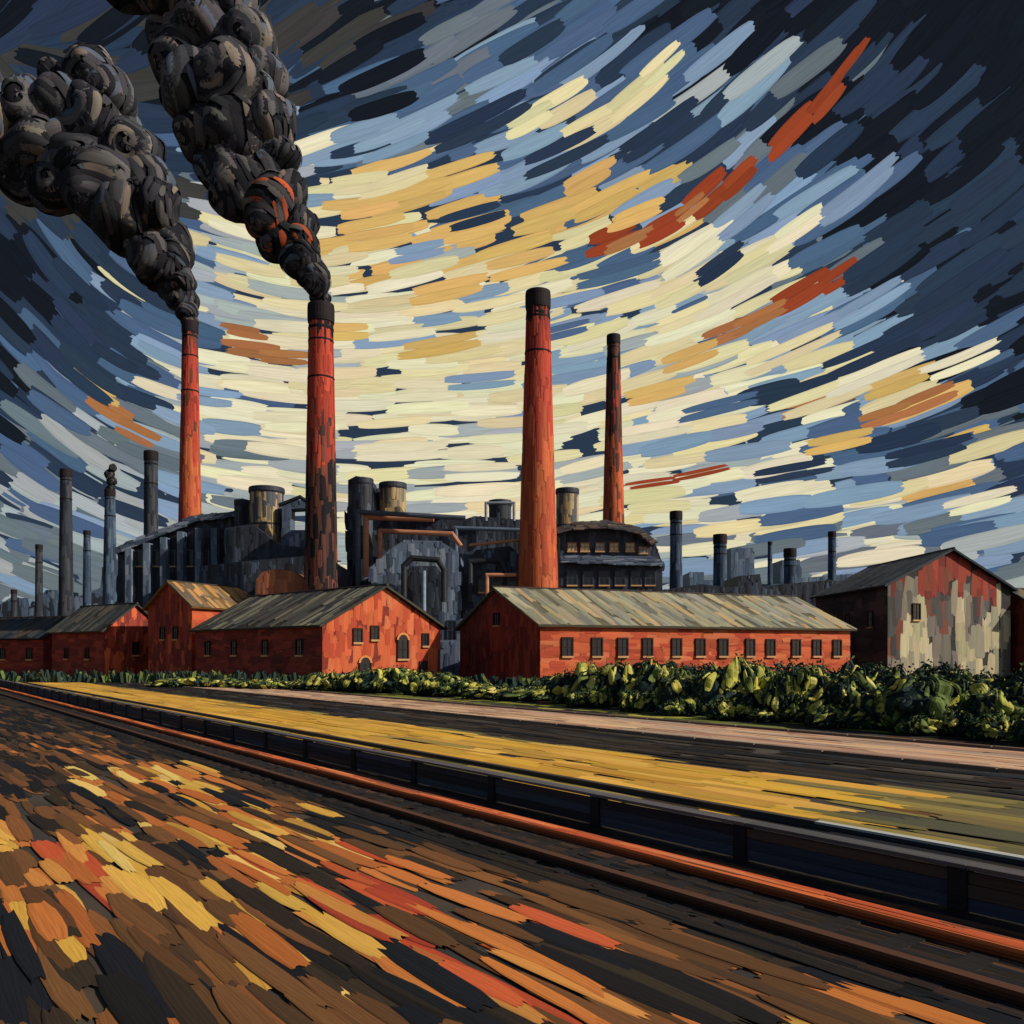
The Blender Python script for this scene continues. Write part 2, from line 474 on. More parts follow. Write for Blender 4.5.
for nm, s0, cc, w in (('rail_far', 8.98, c_(204, 104, 58), .15), ('rail_near', 7.78, c_(84, 56, 42), .07)):
    B = Bld()
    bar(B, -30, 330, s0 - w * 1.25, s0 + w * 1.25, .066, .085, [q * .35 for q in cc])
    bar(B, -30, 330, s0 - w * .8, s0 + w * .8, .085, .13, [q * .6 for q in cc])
    bar(B, -30, 330, s0 - w, s0 + w, .13, .17, cc)
    if s0 > 8:
        for i in range(500):
            a = -20 + 170 * R() ** 1.3
            stroke(B, lambda a, b, h: Sg(a, min(max(b, s0 - w), s0 + w), .17 + h), a, s0 + U(-w, w) * .6, 0, U(1, 3), U(.08, .16), jit(random.choice([c_(206, 104, 58), c_(190, 86, 50), c_(214, 126, 76), c_(164, 84, 52), c_(120, 70, 52)]), .1), .004 + .010 * R(), nseg=2, ncol=2)
    B.make(nm, M_GROUND, rt)

# low dark timber fence, close-boarded
fe = empty('timber_fence')
fs0 = 10.2
HF = .56
B = Bld()
for q in range(60):
    a = -17 + q * 3.1
    bar(B, a, a + .22, fs0 - .13, fs0 + .1, 0, HF - .02, jit(c_(24, 24, 28), .2))
B.make('posts', M_DARK, fe)
B = Bld()
for (z0, z1) in ((.05, .2), (.21, .36), (.37, HF - .06)):
    for q in range(60):
        a = -17 + q * 3.1
        bar(B, a + .225, a + 3.095, fs0 - .1 + U(-.01, .01), fs0 - .03, z0, z1, jit(random.choice([c_(46, 46, 54), c_(36, 36, 42), c_(66, 54, 48), c_(48, 56, 70)]), .2))
for q in range(60):
    a = -17 + q * 3.1
    bar(B, a, a + 3.085, fs0 - .16, fs0 + .12, HF - .018, HF + .03, jit(c_(84, 80, 82), .2))
B.make('boards', M_DARK, fe)
B = Bld()
for i in range(2200):
    a = -20 + 200 * R() ** 1.2; s = U(9.8, 12.8)
    pal = DK + [c_(40, 46, 54), c_(66, 54, 42)]
    stroke(B, Sg, a, s, U(-.03, .03), U(1.5, 3.5), U(.2, .4), jit(random.choice(pal), .12), .010 + .02 * R(), nseg=2, ncol=2)
B.make('cinder_path', M_DARK)
B = Bld()
bar(B, -30, 200, 13.0, 13.12, 0.0, .10, c_(50, 50, 52))
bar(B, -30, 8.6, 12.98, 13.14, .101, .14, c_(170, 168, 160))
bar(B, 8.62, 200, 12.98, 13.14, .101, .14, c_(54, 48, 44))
B.make('steel_edging_rail', M_METAL)

# ------------------------------------------------------------ BUILDINGS
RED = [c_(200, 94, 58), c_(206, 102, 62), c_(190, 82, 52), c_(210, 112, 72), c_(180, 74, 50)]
RED_D = [c_(152, 64, 50), c_(134, 56, 46), c_(164, 70, 52), c_(118, 52, 44)]  # darker brick; on walls turned from the sun it paints in shade
ROOF = [c_(158, 150, 122), c_(138, 134, 112), c_(174, 162, 128), c_(118, 118, 106), c_(180, 156, 114), c_(148, 146, 130)]
ROOF_D = [c_(96, 92, 82), c_(78, 80, 78), c_(116, 106, 86), c_(64, 66, 66)]

def window(Bf, Bg, p0, eu, nn, a, z, w, h, arch=False, fc=None, gc=None):
    fc = fc or c_(58, 36, 30)
    P = lambda x, zz, d: Vector(p0) + eu * x + Z_ * zz + nn * d
    def slab(x0, x1, z0, z1, d0, d1, c, BB):
        v = [P(x, zz, d) for d in (d0, d1) for (x, zz) in ((x0, z0), (x1, z0), (x1, z1), (x0, z1))]
        BB.add(v, [[4, 5, 6, 7], [0, 1, 5, 4], [1, 2, 6, 5], [2, 3, 7, 6], [3, 0, 4, 7]], c)
    t = .14
    slab(a - w / 2, a + w / 2, z, z + h, 0.0, .10, gc or jit(c_(34, 36, 42), .3), Bg)
    slab(a - w / 2 - t, a - w / 2, z, z + h, 0, .2, fc, Bf); slab(a + w / 2, a + w / 2 + t, z, z + h, 0, .2, fc, Bf)
    slab(a - w / 2 - t, a + w / 2 + t, z - .2, z, 0, .26, jit(c_(196, 150, 104), .1), Bf)
    if arch:
        n = 8; v = [P(a, z + h, .1)]
        for i in range(n + 1):
            q = math.pi * i / n
            v.append(P(a + w / 2 * math.cos(q), z + h + w / 2 * math.sin(q), .1))
        Bg.add(v, [[0, i + 1, i + 2] for i in range(n)], c_(30, 32, 38))
        v = []
        for i in range(n + 1):
            q = math.pi * i / n
            for rr in (w / 2, w / 2 + t * 1.6):
                v.append(P(a + rr * math.cos(q), z + h + rr * math.sin(q), .2))
        Bf.add(v, [[2 * i, 2 * i + 1, 2 * i + 3, 2 * i + 2] for i in range(n)], c_(214, 140, 80))
    else:
        slab(a - w / 2 - t, a + w / 2 + t, z + h, z + h + .16, 0, .2, fc, Bf)
    slab(a - .035, a + .035, z, z + h, .10, .15, fc, Bf)
    slab(a - w / 2, a - .036, z + h * .5, z + h * .5 + .07, .10, .15, fc, Bf)
    slab(a + .036, a + w / 2, z + h * .5, z + h * .5 + .07, .10, .15, fc, Bf)

def house(name, A, u, v, eave, ridge, pal_u, pal_v, pal_r, win_u=(), win_v=(), over=.5, sw=2.2, ww=.8, palv_fn=None):
    """A near corner; u = ridge direction wall, v = gable wall.  Ridge runs parallel to u."""
    E = empty(name)
    A = Vector((A[0], A[1], 0)); u = Vector((u[0], u[1], 0)); v = Vector((v[0], v[1], 0))
    Lu, Lv = u.length, v.length; eu = u.normalized(); ev = v.normalized()
    def outn(e, o):
        n = Vector((e.y, -e.x, 0))
        return n if n.dot(o) < 0 else -n
    nu = outn(eu, v); nvv = outn(ev, u)
    B = Bld()
    C = [A, A + u, A + u + v, A + v]
    vs = [(p.x, p.y, 0) for p in C] + [(p.x, p.y, eave) for p in C]
    g1 = A + v * .5; g2 = A + u + v * .5
    vs += [(g1.x, g1.y, ridge), (g2.x, g2.y, ridge)]
    B.add(vs, [[0, 1, 5, 4], [1, 2, 6, 5], [2, 3, 7, 6], [3, 0, 4, 7], [4, 8, 7], [5, 6, 9]], [q * .7 for q in pal_u[0]])
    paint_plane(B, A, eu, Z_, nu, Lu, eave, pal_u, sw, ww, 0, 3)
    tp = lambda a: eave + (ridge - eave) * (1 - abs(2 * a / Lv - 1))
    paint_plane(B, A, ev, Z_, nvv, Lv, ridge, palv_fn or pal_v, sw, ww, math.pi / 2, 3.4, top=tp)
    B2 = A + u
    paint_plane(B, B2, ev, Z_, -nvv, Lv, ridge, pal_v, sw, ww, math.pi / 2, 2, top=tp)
    B.make('walls', M_BRICK, E)
    B = Bld(); th = .22
    for side in (0, 1):
        base = A if side == 0 else A + v
        out = -ev if side == 0 else ev
        slope = (ridge - eave) / (Lv / 2)
        e0 = base + out * over - eu * over; e1 = base + out * over + eu * (Lu + over)
        ze = eave - slope * over
        r0 = A + v * .5 - eu * over; r1 = A + v * .5 + eu * (Lu + over)
        P = [Vector((e0.x, e0.y, ze + .05)), Vector((e1.x, e1.y, ze + .05)), Vector((r1.x, r1.y, ridge + .05)), Vector((r0.x, r0.y, ridge + .05))]
        nr = (P[1] - P[0]).cross(P[3] - P[0]).normalized()
        if nr.z < 0: nr = -nr
        Q = [p + nr * th for p in P]
        B.add(P + Q, [[0, 1, 2, 3], [4, 5, 6, 7], [0, 1, 5, 4], [1, 2, 6, 5], [2, 3, 7, 6], [3, 0, 4, 7]], [q * .4 for q in pal_r[0]])
        eb = (Q[3] - Q[0]); H = eb.length; eb.normalize()
        paint_plane(B, Q[0], (Q[1] - Q[0]).normalized(), eb, nr, (Q[1] - Q[0]).length, H, pal_r, H * .5, 1.0, math.pi / 2, 2.8, h=.07, angj=.06)
    rr0 = A + v * .5 - eu * over; rr1 = A + v * .5 + eu * (Lu + over)
    tube(B, [(rr0.x, rr0.y, ridge + th + .08), (rr1.x, rr1.y, ridge + th + .08)], .16, c_(60, 52, 44))
    B.make('roof', M_ROOF, E)
    Bf = Bld(); Bg = Bld()
    for w in win_u: window(Bf, Bg, A, eu, nu, w[0] * Lu, *w[1:4], arch=len(w) > 4)
    for w in win_v: window(Bf, Bg, A, ev, nvv, w[0] * Lv, *w[1:4], arch=len(w) > 4)
    if Bf.v:
        Bf.make('window_frames', M_BRICK, E); Bg.make('window_panes', M_GLASS, E)
    return E

wu = [(f, 2.9, 1.0, 1.75) for f in (.075, .16, .235, .31, .40, .475, .55, .64, .71, .80, .875, .95)]
wu += [(f, .5, .9, 1.1) for f in (.12, .27, .5, .68)]
house('brick_factory_shed', (2.8, 85), (36.8, 15), (-8.8, 14), 6.0, 10.0, RED, RED_D, ROOF, wu, [(.5, 6.2, .9, 1.2)])  # gable gets the darker brick, its shade painted into the palette
house('brick_workshop', (-18.9, 85), (-19.3, 18), (11.1, 8), 6.0, 10.0, RED_D, RED, ROOF_D + ROOF[:2],  # long side painted in the shaded brick, gable in the lit one
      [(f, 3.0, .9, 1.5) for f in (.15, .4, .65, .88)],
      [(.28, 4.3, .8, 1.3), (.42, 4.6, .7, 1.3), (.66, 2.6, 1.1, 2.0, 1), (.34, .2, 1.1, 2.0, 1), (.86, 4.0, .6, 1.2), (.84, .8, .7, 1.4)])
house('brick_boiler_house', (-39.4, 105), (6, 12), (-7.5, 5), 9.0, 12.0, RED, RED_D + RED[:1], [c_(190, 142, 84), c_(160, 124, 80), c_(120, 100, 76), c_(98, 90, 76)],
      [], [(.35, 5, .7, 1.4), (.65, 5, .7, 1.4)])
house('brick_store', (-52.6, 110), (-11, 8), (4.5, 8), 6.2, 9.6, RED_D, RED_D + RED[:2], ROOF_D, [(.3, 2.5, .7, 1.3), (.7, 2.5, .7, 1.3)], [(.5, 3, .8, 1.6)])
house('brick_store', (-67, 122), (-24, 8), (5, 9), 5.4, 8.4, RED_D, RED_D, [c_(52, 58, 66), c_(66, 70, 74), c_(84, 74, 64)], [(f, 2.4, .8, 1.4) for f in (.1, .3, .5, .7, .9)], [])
def big_pal(a, b):
    if b > .72 or (R() < .3 and b > .6): return random.choice(RED_D + [c_(128, 70, 50), c_(148, 66, 46)])
    q = noise.noise(Vector((a * 5, b * 2.0, 1.7)))
    if q > .0: return random.choice([c_(184, 170, 136), c_(196, 182, 146), c_(156, 148, 126)])
    if q > -.2: return random.choice([c_(124, 116, 106), c_(138, 126, 110), c_(100, 94, 88)])
    return random.choice([c_(84, 80, 78), c_(70, 66, 64), c_(124, 76, 58)])
GR = [c_(66, 62, 60), c_(84, 74, 66), c_(52, 50, 52)]
house('rendered_warehouse', (46.2, 105), (-1, 22), (19.2, 7), 11.6, 16.2, GR, RED_D, [c_(70, 78, 86), c_(58, 66, 74), c_(84, 90, 94)], [(f, 6.6, 1, 1.9) for f in (.2, .5, .8)], [(.22, 7.4, 1, 1.9)], sw=3.4, ww=1.5, palv_fn=big_pal, over=.7)
house('brick_cottage', (67.5, 110), (10, 3), (-1.5, 9), 9.2, 11.6, [c_(140, 76, 52), c_(120, 70, 54), c_(90, 62, 52)], RED_D, ROOF_D, [(.3, 3, .8, 1.4)], [])

# ------------------------------------------------------------ CHIMNEYS
BK = [c_(26, 24, 28), c_(38, 30, 32), c_(20, 20, 24)]
ch_red = [c_(178, 66, 50), c_(194, 78, 56), c_(150, 52, 44), c_(184, 72, 50)]
ch_org = [c_(202, 106, 64), c_(192, 94, 58), c_(176, 78, 52)]
ch_brn = [c_(104, 62, 50), c_(84, 54, 48), c_(120, 70, 54), c_(64, 46, 46)]
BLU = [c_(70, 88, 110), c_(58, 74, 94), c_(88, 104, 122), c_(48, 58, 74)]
def chimney(name, px, d, top, wt, wb, bands, colf, rim=True):
    E = empty(name)
    x = bx(px, d); z1 = bz(top, d); r1 = wt / 2 * d / F; r0 = wb / 2 * d / F
    B = Bld()
    pcyl(B, x, d, 0, z1, r0, r1, colf, L=3.5, Wd=.7)
    B.make('shaft', M_BRICK, E)
    B = Bld()
    if rim:
        ring(B, x, d, z1 - r1 * 1.5, z1 + .1, r1 * 1.16, BK[1], ri=r1 * .8)
        ring(B, x, d, z1 - r1 * 2.2, z1 - r1 * 1.9, r1 * 1.1, BK[0])
    for f in bands:
        rr = r0 + (r1 - r0) * f
        ring(B, x, d, z1 * f, z1 * f + .3, rr + .08, BK[0])
    ring(B, x, d, 0, 2.5, r0 * 1.12, BK[1])
    B.make('bands', M_BRICK, E)
def cf1(f): return BK if f > .955 else (ch_red + ch_brn[:1] if f > .7 else ch_org + ch_red[:1] if f > .25 else ch_brn)
def cf2(f): return BK if f > .93 else (ch_red if f > .70 else ch_red[:2] + ch_brn if f > .58 else ch_brn + BK)
def cf3(f): return BK if f > .95 else (ch_red if f > .74 else ch_red[:2] + ch_org if f > .58 else ch_org)
def cf4(f): return BK + ch_brn if f > .9 else (ch_brn + ch_red[:1] if f > .68 else ch_org + ch_brn[:1])
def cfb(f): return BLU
def cfd(f): return [c_(56, 60, 70), c_(70, 70, 76), c_(42, 46, 54)]
chimney('factory_chimney', 190, 150, 323, 14, 27, (.9, .8), cf1)
chimney('factory_chimney', 321, 112, 306, 23, 36, (.9, .8), cf2)
chimney('factory_chimney', 538, 110, 293, 22, 45, (.93, .84), cf3)
chimney('factory_chimney', 613.5, 145, 336, 12, 28, (.93,), cf4)
for (px, d, top, w0, w1, cf) in ((66, 170, 470, 10, 15, cfd), (110, 180, 490, 9, 16, cfb), (151, 160, 452, 12, 16, cfd), (39, 200, 545, 6, 8, cfd), (87, 200, 531, 6, 9, cfb),
      (676, 170, 512, 11, 14, cfb), (720, 190, 535, 12, 15, cfb), (770, 230, 542, 4, 6, cfb), (790, 210, 549, 11, 14, cfb), (832, 200, 532, 7, 9, cfb),
      (14, 200, 590, 5, 7, cfd), (752, 240, 552, 4, 5, cfb)):
    chimney('small_smokestack', px, d, top, w0, w1, (.85,), cf)

# ------------------------------------------------------------ WORKS (dark plant)
W1 = empty('steelworks')
DS = [c_(46, 50, 60), c_(38, 42, 52), c_(60, 66, 78), c_(30, 32, 38)]
DB = [c_(96, 108, 126), c_(80, 92, 110), c_(66, 76, 92), c_(116, 124, 136)]
TN = [c_(160, 134, 92), c_(128, 112, 86), c_(90, 86, 82), c_(66, 66, 72)]
G0 = 700
def poly(name, pts, d, depth, pal, **k):
    B = Bld()
    prism(B, [(bx(a, d), max(bz(b, d), 0)) for a, b in pts], d, d + depth, pal, **k)
    B.make(name, M_METAL, W1)
poly('casting_hall', [(118, G0), (118, 546), (196, 518), (236, 514), (236, G0)], 135, 20, DS)
poly('casting_hall_roof', [(114, 548), (196, 515), (240, 511), (240, 516), (196, 521), (116, 554)], 134, 23, DB[2:], L=2, Wd=.5, ang=.3)
B = Bld()
for px in (128, 146, 163, 180, 198, 214, 228):
    d = 133.4
    top = 546 - (px - 118) * .33 if px < 196 else 522
    pbox(B, bx(px - 3, d), bx(px + 3, d), d, d + 1.5, 0, bz(top + 6, d), DB)
B.make('buttresses', M_METAL, W1)
B = Bld()
def tank(px, d, top, w, pal, base=0):
    x = bx(px, d); r = w / 2 * d / F; z1 = bz(top, d)
    pcyl(B, x, d + r, base, z1, r, r, lambda f: pal, L=3, Wd=.8)
    ring(B, x, d + r, z1 - .7, z1 + .15, r * 1.09, DS[1]); ring(B, x, d + r, z1 * .8, z1 * .8 + .3, r * 1.04, DS[3])
    n = 20
    vs = [(x, d + r, z1 + .5)] + [(x + r * math.cos(2 * math.pi * i / n), d + r + r * math.sin(2 * math.pi * i / n), z1 + .1) for i in range(n)]
    B.add(vs, [[0, i + 1, (i + 1) % n + 1] for i in range(n)], DS[0])
tank(262, 128, 486, 33, TN); tank(240, 132, 500, 15, DS)
tank(361, 120, 478, 20, DS); tank(391, 122, 482, 26, TN); tank(377, 126, 490, 14, DS)
tank(568, 128, 488, 22, TN); tank(500, 126, 500, 22, DS); tank(480, 128, 518, 14, DS); tank(300, 130, 556, 16, DB)
B.make('storage_tanks', M_METAL, W1)
poly('engine_house', [(226, G0), (226, 528), (252, 524), (280, 545), (310, 548), (310, G0)], 126, 14, DS)
poly('gantry', [(282, 555), (282, 506), (288, 500), (306, 500), (306, 508), (290, 509), (290, 530), (308, 530), (308, 556)], 128, 3, DB[1:])
poly('arched_dormer', [(256, 596), (256, 580), (262, 572), (275, 569), (292, 571), (308, 582), (312, 597)], 112, 8, [c_(130, 76, 50), c_(104, 64, 48), c_(150, 92, 58)])
poly('engine_house_low', [(200, G0), (200, 566), (256, 560), (310, 556), (330, 560), (350, 572), (350, G0)], 118, 7, DS + DB[2:3])
poly('blast_house', [(347, G0), (347, 508), (352, 496), (372, 494), (374, 512), (432, 514), (462, 520), (475, 516), (524, 520), (524, G0)], 122, 16, DS)
poly('filter_tower', [(348, 560), (348, 480), (356, 476), (370, 478), (372, 560)], 121, 6, DS)
poly('ridge_vents', [(385, 516), (385, 508), (400, 506), (404, 512), (440, 514), (440, 518)], 121, 6, TN)
poly('machine_hall', [(372, G0), (372, 566), (392, 548), (404, 540), (440, 541), (458, 552), (462, G0)], 110, 12, DB)
poly('machine_hall_dark_arch', [(406, 640), (406, 574), (412, 566), (436, 566), (442, 574), (442, 640)], 109.8, .15, DS)  # flat dark slab set proud of the wall in the arch shape
poly('machine_hall_wing', [(462, G0), (462, 568), (476, 550), (510, 546), (520, 556), (520, G0)], 112, 10, DS + DB[1:2])
B = Bld()
def pipe(d, pts, wpx, c): tube(B, [(bx(a, d), d, bz(b, d)) for a, b in pts], wpx / 2 * d / F, c)
RU = c_(176, 116, 84)
pipe(119, [(366, 575), (366, 517), (432, 519)], 6, RU)
pipe(118.5, [(380, 560), (380, 531), (452, 534), (460, 545)], 5, c_(160, 104, 76))
pipe(118, [(358, 590), (358, 512), (464, 518)], 5, DS[2])
pipe(108, [(404, 600), (404, 566), (412, 558), (438, 560), (444, 570), (444, 600)], 6, DS[3])
pipe(108, [(424, 640), (424, 572)], 4, DB[3])
pipe(110, [(470, 600), (470, 562), (500, 560), (506, 572)], 6, DS[3])
pipe(109, [(487, 600), (487, 575), (515, 575)], 4, RU)
pipe(120, [(456, 560), (456, 528), (520, 530)], 4, DB[1])
pipe(126, [(280, 505), (300, 497), (312, 505), (312, 560)], 4, DS[3])
pipe(111, [(470, 545), (520, 540)], 3, RU)
pipe(120, [(486, 520), (486, 503), (514, 503), (514, 520)], 3, DB[3])
B.make('pipework', M_METAL, W1)
poly('rounded_rolling_mill', [(560, G0), (560, 528), (625, 527), (645, 532), (656, 545), (662, 562), (664, G0)], 124, 16, DS)
poly('rolling_mill_canopy', [(556, 528), (575, 522), (612, 521), (640, 527), (658, 542), (652, 545), (638, 533), (612, 528), (575, 529), (556, 534)], 122.5, 3, [c_(84, 74, 72), c_(70, 72, 80), c_(110, 94, 80)], L=1.4, Wd=.4, ang=0)
poly('rolling_mill_sill', [(560, 556), (652, 556), (664, 562), (664, 566), (560, 562)], 123, 2, DB[1:], L=2, Wd=.4, ang=0)
B = Bld(); Bg = Bld()
for i, px in enumerate((572, 585, 600, 614, 630, 643)):
    window(B, Bg, (0, 124, 0), X_, -Y_, bx(px, 124), bz(551 if px < 640 else 553, 124), 1.15, 1.1 if px < 640 else .8, arch=False, fc=c_(130, 84, 62), gc=c_(206, 184, 132) if i % 3 != 2 else c_(160, 160, 150))  # cream pane colour paints the upper windows as lit
for px in (572, 588, 604, 620, 636, 650):
    window(B, Bg, (0, 124, 0), X_, -Y_, bx(px, 124), bz(585, 124), 1.3, 1.9, fc=c_(56, 62, 76))
for px in (483, 497, 512):
    window(B, Bg, (0, 112, 0), X_, -Y_, bx(px, 112), bz(592, 112), 1.0, 1.6, fc=c_(90, 76, 70))
for px in (386, 452):
    window(B, Bg, (0, 110, 0), X_, -Y_, bx(px, 110), bz(640, 110), 1.0, 2.4, fc=c_(50, 56, 70))
for px in (140, 156, 172, 190, 206):
    window(B, Bg, (0, 135, 0), X_, -Y_, bx(px, 135), bz(566, 135), 1.0, 2.4, fc=c_(70, 76, 88))
B.make('window_frames', M_METAL, W1); Bg.make('window_panes', M_GLASS, W1)
poly('yard_wall', [(440, G0), (440, 640), (464, 640), (464, G0)], 104, 1, DB)
poly('low_sheds', [(664, G0), (664, 590), (700, 584), (736, 588), (738, 576), (760, 574), (762, 586), (830, 580), (870, 586), (870, G0)], 150, 10, DS + DB[2:3])

SK = empty('distant_works'); W1 = SK
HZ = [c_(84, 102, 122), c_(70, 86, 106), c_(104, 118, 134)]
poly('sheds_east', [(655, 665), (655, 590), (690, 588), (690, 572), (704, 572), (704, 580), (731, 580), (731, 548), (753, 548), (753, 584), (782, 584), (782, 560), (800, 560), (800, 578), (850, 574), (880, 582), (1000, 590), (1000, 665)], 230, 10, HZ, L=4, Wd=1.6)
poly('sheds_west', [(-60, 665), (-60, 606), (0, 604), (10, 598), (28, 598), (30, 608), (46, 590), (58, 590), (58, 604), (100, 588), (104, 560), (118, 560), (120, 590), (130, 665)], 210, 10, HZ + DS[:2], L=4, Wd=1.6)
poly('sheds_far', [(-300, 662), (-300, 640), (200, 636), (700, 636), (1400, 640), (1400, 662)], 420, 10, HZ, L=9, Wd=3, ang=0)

# ------------------------------------------------------------ SMOKE
SM = [c_(46, 46, 50), c_(62, 60, 63), c_(84, 80, 80), c_(54, 54, 58), c_(36, 36, 41)]
SMW = SM + [c_(108, 98, 90), c_(74, 82, 94), c_(32, 32, 36)]
def plume(name, d0, puffs, red=None):
    B = Bld()
    for idx, (px, py, r) in enumerate(puffs):
        d = d0 + U(-1, 1) * r * .35 * d0 / F * 1.2
        rw = r * d0 / F
        c = Vector((bx(px, d0), d, bz(py, d0)))
        ax = Vector((U(-1.1, .4), -.7, U(-1.1, .2))).normalized()
        q = ax.to_track_quat('Z', 'Y')
        sd = U(0, 50)
        def lump(v): return 1 + .22 * noise.noise(v * 1.2 + Vector((sd, 0, 0)))
        seg, rg = 20, 12; vs = []
        for i in range(rg + 1):
            th = math.pi * i / rg
            for j in range(seg):
                ph = 2 * math.pi * j / seg
                v = Vector((math.sin(th) * math.cos(ph), math.sin(th) * math.sin(ph), math.cos(th)))
                vs.append(c + v * rw * lump(v) * .97)
        fs = [[i * seg + j, (i + 1) * seg + j, (i + 1) * seg + (j + 1) % seg, i * seg + (j + 1) % seg] for i in range(rg) for j in range(seg)]
        B.add(vs, fs, SM[4])
        tw = random.choice((-1, 1)) * U(.5, 1.0)
        base = random.choice((0, 1, 2, 3))
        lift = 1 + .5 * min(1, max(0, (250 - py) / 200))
        def Sp(a, b, h):
            th = b + math.sin(a * .5) * tw * .5
            v = q @ Vector((math.sin(th) * math.cos(a), math.sin(th) * math.sin(a), math.cos(th)))
            return c + v * rw * (lump(v) + h)
        n = 130 if r > 25 else 70
        for i in range(n):
            lvl = i % 12
            th = .14 + 2.4 * lvl / 12 + U(-.07, .07)
            ringc = SM[(lvl * 2 + base) % 5]
            cc = ringc if R() < .5 else random.choice(SMW)
            if red and R() < .14 and r < 36 and math.hypot(px - 292, py - 225) < 26: cc = c_(156, 74, 48)
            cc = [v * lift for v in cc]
            stroke(B, Sp, R() * 6.28, th, 0, U(.8, 1.5) / max(.35, math.sin(min(th, 1.5))) * .8, U(.18, .3), jit(cc, .12), .006 + .016 * R(), nseg=7, ncol=4, rag=.05, dip=.3, edge=.86, tp=.5)
    B.make(name, M_SMOKE, smooth=True)
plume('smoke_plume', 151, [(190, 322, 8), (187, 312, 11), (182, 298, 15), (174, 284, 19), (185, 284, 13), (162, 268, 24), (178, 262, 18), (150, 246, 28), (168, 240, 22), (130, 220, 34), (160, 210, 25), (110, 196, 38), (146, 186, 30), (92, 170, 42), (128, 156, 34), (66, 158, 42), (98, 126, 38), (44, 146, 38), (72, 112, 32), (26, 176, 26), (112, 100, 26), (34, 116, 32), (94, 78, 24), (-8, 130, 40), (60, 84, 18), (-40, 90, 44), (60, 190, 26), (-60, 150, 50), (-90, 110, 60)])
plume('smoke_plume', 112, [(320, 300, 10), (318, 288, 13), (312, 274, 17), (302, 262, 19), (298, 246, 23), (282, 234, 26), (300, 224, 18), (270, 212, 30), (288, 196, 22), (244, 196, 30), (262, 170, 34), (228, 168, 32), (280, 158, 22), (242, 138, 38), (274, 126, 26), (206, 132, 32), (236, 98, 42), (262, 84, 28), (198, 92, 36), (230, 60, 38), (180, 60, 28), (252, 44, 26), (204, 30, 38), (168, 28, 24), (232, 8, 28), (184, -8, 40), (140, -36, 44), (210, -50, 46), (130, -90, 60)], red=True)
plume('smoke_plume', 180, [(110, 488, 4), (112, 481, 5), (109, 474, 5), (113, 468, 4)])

# ------------------------------------------------------------ BUSHES
G_D = [c_(34, 48, 44), c_(28, 42, 40), c_(44, 58, 44), c_(38, 54, 52)]  # dark greens, painted as shadow on the bushes; hedge shares them
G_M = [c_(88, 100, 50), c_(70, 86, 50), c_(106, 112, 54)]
G_L = [c_(170, 160, 72), c_(150, 148, 64), c_(182, 172, 90)]  # sunlit greens, light painted into the leaf colour
def bush(x, y, w, h, dark=False):
    B = Bld()
    k = random.choice((3, 3, 4))
    for q in range(k):
        lx = x + (q / (k - 1) - .5) * w * .75 + U(-.1, .1) * w; ly = y + U(-.3, .3) * w * .5
        lr = w * U(.28, .40); lh = h * U(.8, 1.0) if 0 < q < k - 1 else h * U(.6, .9)
        c = Vector((lx, ly, lh * .45)); sd = U(0, 99)
        def Sp(a, b, hh):
            v = Vector((math.cos(b) * math.cos(a), math.cos(b) * math.sin(a), math.sin(b)))
            m = 1 + .35 * noise.noise(v * 2.0 + Vector((sd, 0, 0)))
            return (c.x + v.x * lr * m * (1 + hh), c.y + v.y * lr * m * (1 + hh), max(0.01, c.z + v.z * lh * .55 * m * (1 + hh)))
        seg, rg = 14, 8
        vs = [Sp(2 * math.pi * j / seg, -1.5 + 3.0 * i / rg, -.08) for i in range(rg + 1) for j in range(seg)]
        fs = [[i * seg + j, i * seg + (j + 1) % seg, (i + 1) * seg + (j + 1) % seg, (i + 1) * seg + j] for i in range(rg) for j in range(seg)]
        B.add(vs, fs, G_D[1])
        lean = U(.6, 2.0)
        for i in range(110):
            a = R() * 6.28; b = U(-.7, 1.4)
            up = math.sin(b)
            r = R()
            pal = G_D if r < .62 - .25 * up or (dark and r < .9) else (G_M if r < .95 - .15 * up else G_L)  # paints shade low and light high on each clump
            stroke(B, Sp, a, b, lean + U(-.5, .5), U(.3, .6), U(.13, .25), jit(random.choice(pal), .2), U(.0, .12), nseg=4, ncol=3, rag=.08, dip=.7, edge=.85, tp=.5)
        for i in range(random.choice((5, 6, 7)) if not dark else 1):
            stroke(B, Sp, U(-2.3, -.3), U(-.1, 1.0), lean + U(-.3, .3), U(.5, .9), U(.3, .5), jit(random.choice(G_L + G_M[:1]), .12), .10 + U(0, .05), k=U(-1.2, 1.2), nseg=6, ncol=5, rag=.05, dip=.4, edge=.82, tp=.5)  # painted sunlit dabs on the camera-facing side
        for i in range(130):
            a = R() * 6.28; b = U(-.5, 1.5)
            p = Vector(Sp(a, b, U(.02, .28))); s = U(.05, .13)
            e1 = Vector((U(-1, 1), U(-1, 1), U(-1, 1))).normalized(); e2 = e1.cross(Vector((U(-1, 1), U(-1, 1), U(-1, 1)))).normalized()
            B.add([p - e1 * s, p + e2 * s * .5, p + e1 * s, p - e2 * s * .5], [[0, 1, 2, 3]], jit(random.choice(G_D + G_M), .2))
    for i in range(5):
        tube(B, [(x + U(-.3, .3) * w, y + U(-.2, .2), 0), (x + U(-.35, .35) * w, y + U(-.2, .2), h * .5)], .04, c_(48, 38, 30), seg=6)
    B.make('bush', M_LEAF)
dt = [(120, 84), (350, 70), (540, 55), (700, 44), (850, 37), (1050, 30), (1150, 27)]
def dep(px):
    for (a, da), (b, db) in zip(dt[:-1], dt[1:]):
        if px <= b: return da + (db - da) * (px - a) / (b - a)
    return dt[-1][1]
px = 170
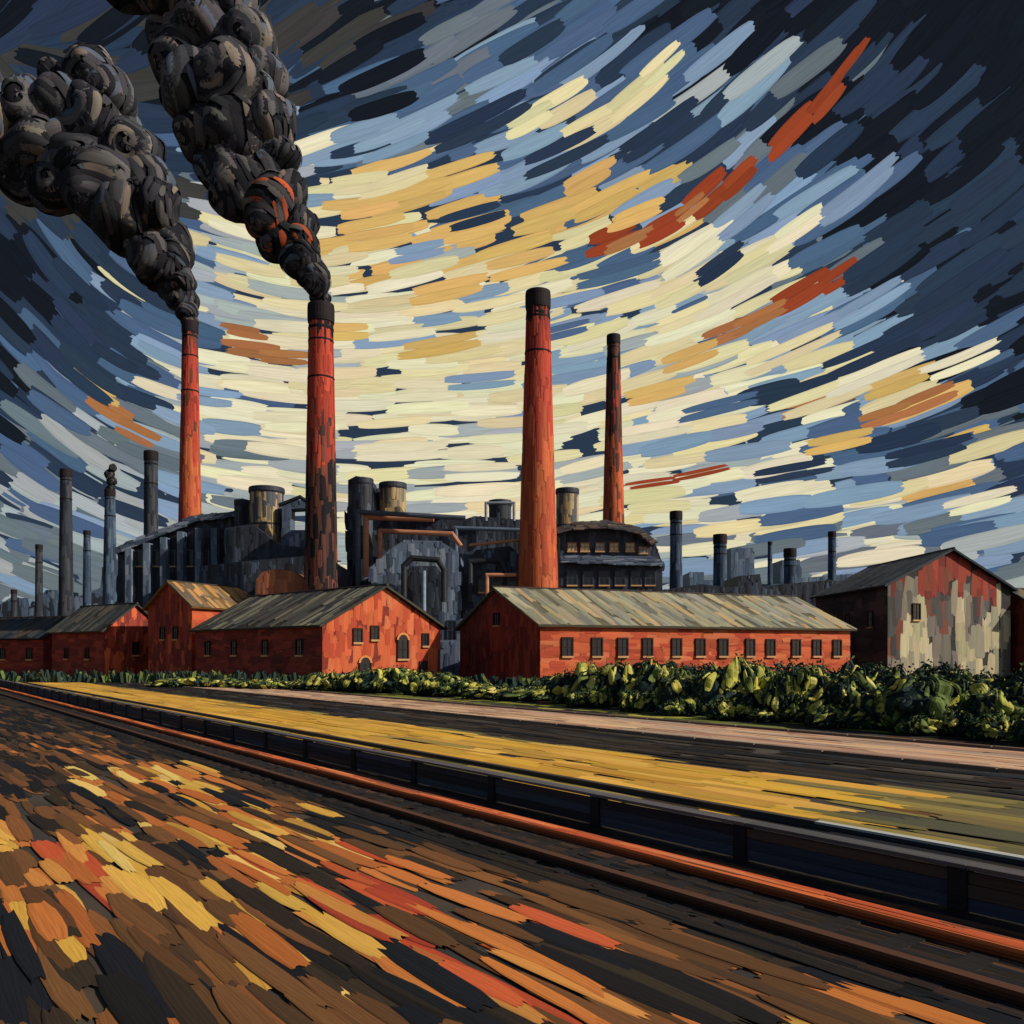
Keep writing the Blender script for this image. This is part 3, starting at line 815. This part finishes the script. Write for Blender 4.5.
while px < 1130:
    d = dep(px) + U(-.8, .8)
    small = px < 560
    hgt = (U(.7, 1.1) if px < 330 else U(1.6, 2.2) if px < 430 else U(.8, 1.4)) if small else (U(2.2, 2.9) if px < 830 else U(1.9, 2.6))
    w = U(2.8, 3.8)
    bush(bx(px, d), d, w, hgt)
    px += w * F / d * U(.64, .86)
px = 560
while px < 1160:      # darker second row
    d = dep(px) + 4.5 + U(-.5, .5); w = U(3, 4)
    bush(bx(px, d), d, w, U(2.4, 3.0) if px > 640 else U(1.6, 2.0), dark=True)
    px += w * F / d * U(.6, .8)
px = 590
while px < 1120:
    d = dep(px) * .94 + U(-.4, .4); w = U(1.6, 2.4)
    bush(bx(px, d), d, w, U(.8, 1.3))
    px += w * F / d * U(1.0, 1.8)
B = Bld()
for px in range(0, 560, 6):
    d = dep(max(px, 120)) + 9 + U(-1, 1)
    x = bx(px, d)
    for i in range(8):
        xx = x + U(-.8, .8); hh2 = U(.3, 1.4)
        stroke(B, lambda a, b, h: (xx + a, d - h, max(b, 0.01)), 0, hh2 * .5, math.pi / 2 + U(-.5, .5), hh2, U(.3, .6), jit(random.choice(G_D + G_M[:1]), .2), U(.02, .6), nseg=3, ncol=2)
B.make('hedge', M_LEAF)

# ------------------------------------------------------------ LIGHT, WORLD, CAMERA
to = Vector((.88, -.28, .55)).normalized()
sl = bpy.data.lights.new('sun', 'SUN'); sl.energy = 4.5; sl.angle = math.radians(.6); sl.color = (1, .93, .81)
so = bpy.data.objects.new('sun', sl); bpy.context.scene.collection.objects.link(so)
so.rotation_euler = to.to_track_quat('Z', 'Y').to_euler()
w = bpy.data.worlds.new('World'); bpy.context.scene.world = w; w.use_nodes = True
nt = w.node_tree
sk = nt.nodes.new('ShaderNodeTexSky'); sk.sky_type = 'NISHITA'; sk.sun_disc = False
sk.sun_elevation = math.asin(to.z); sk.sun_rotation = math.atan2(to.x, to.y)
nt.links.new(sk.outputs[0], nt.nodes['Background'].inputs[0]); nt.nodes['Background'].inputs[1].default_value = .065

cam = bpy.data.cameras.new('camera'); co = bpy.data.objects.new('camera', cam)
bpy.context.scene.collection.objects.link(co)
co.location = (0, 0, EYE); co.rotation_euler = (math.radians(90), 0, 0)
cam.lens = 30; cam.sensor_width = 36; cam.shift_y = 143 / 1024; cam.clip_end = 4000
sc = bpy.context.scene; sc.camera = co
sc.view_settings.view_transform = 'Standard'; sc.view_settings.look = 'None'; sc.view_settings.exposure = 0
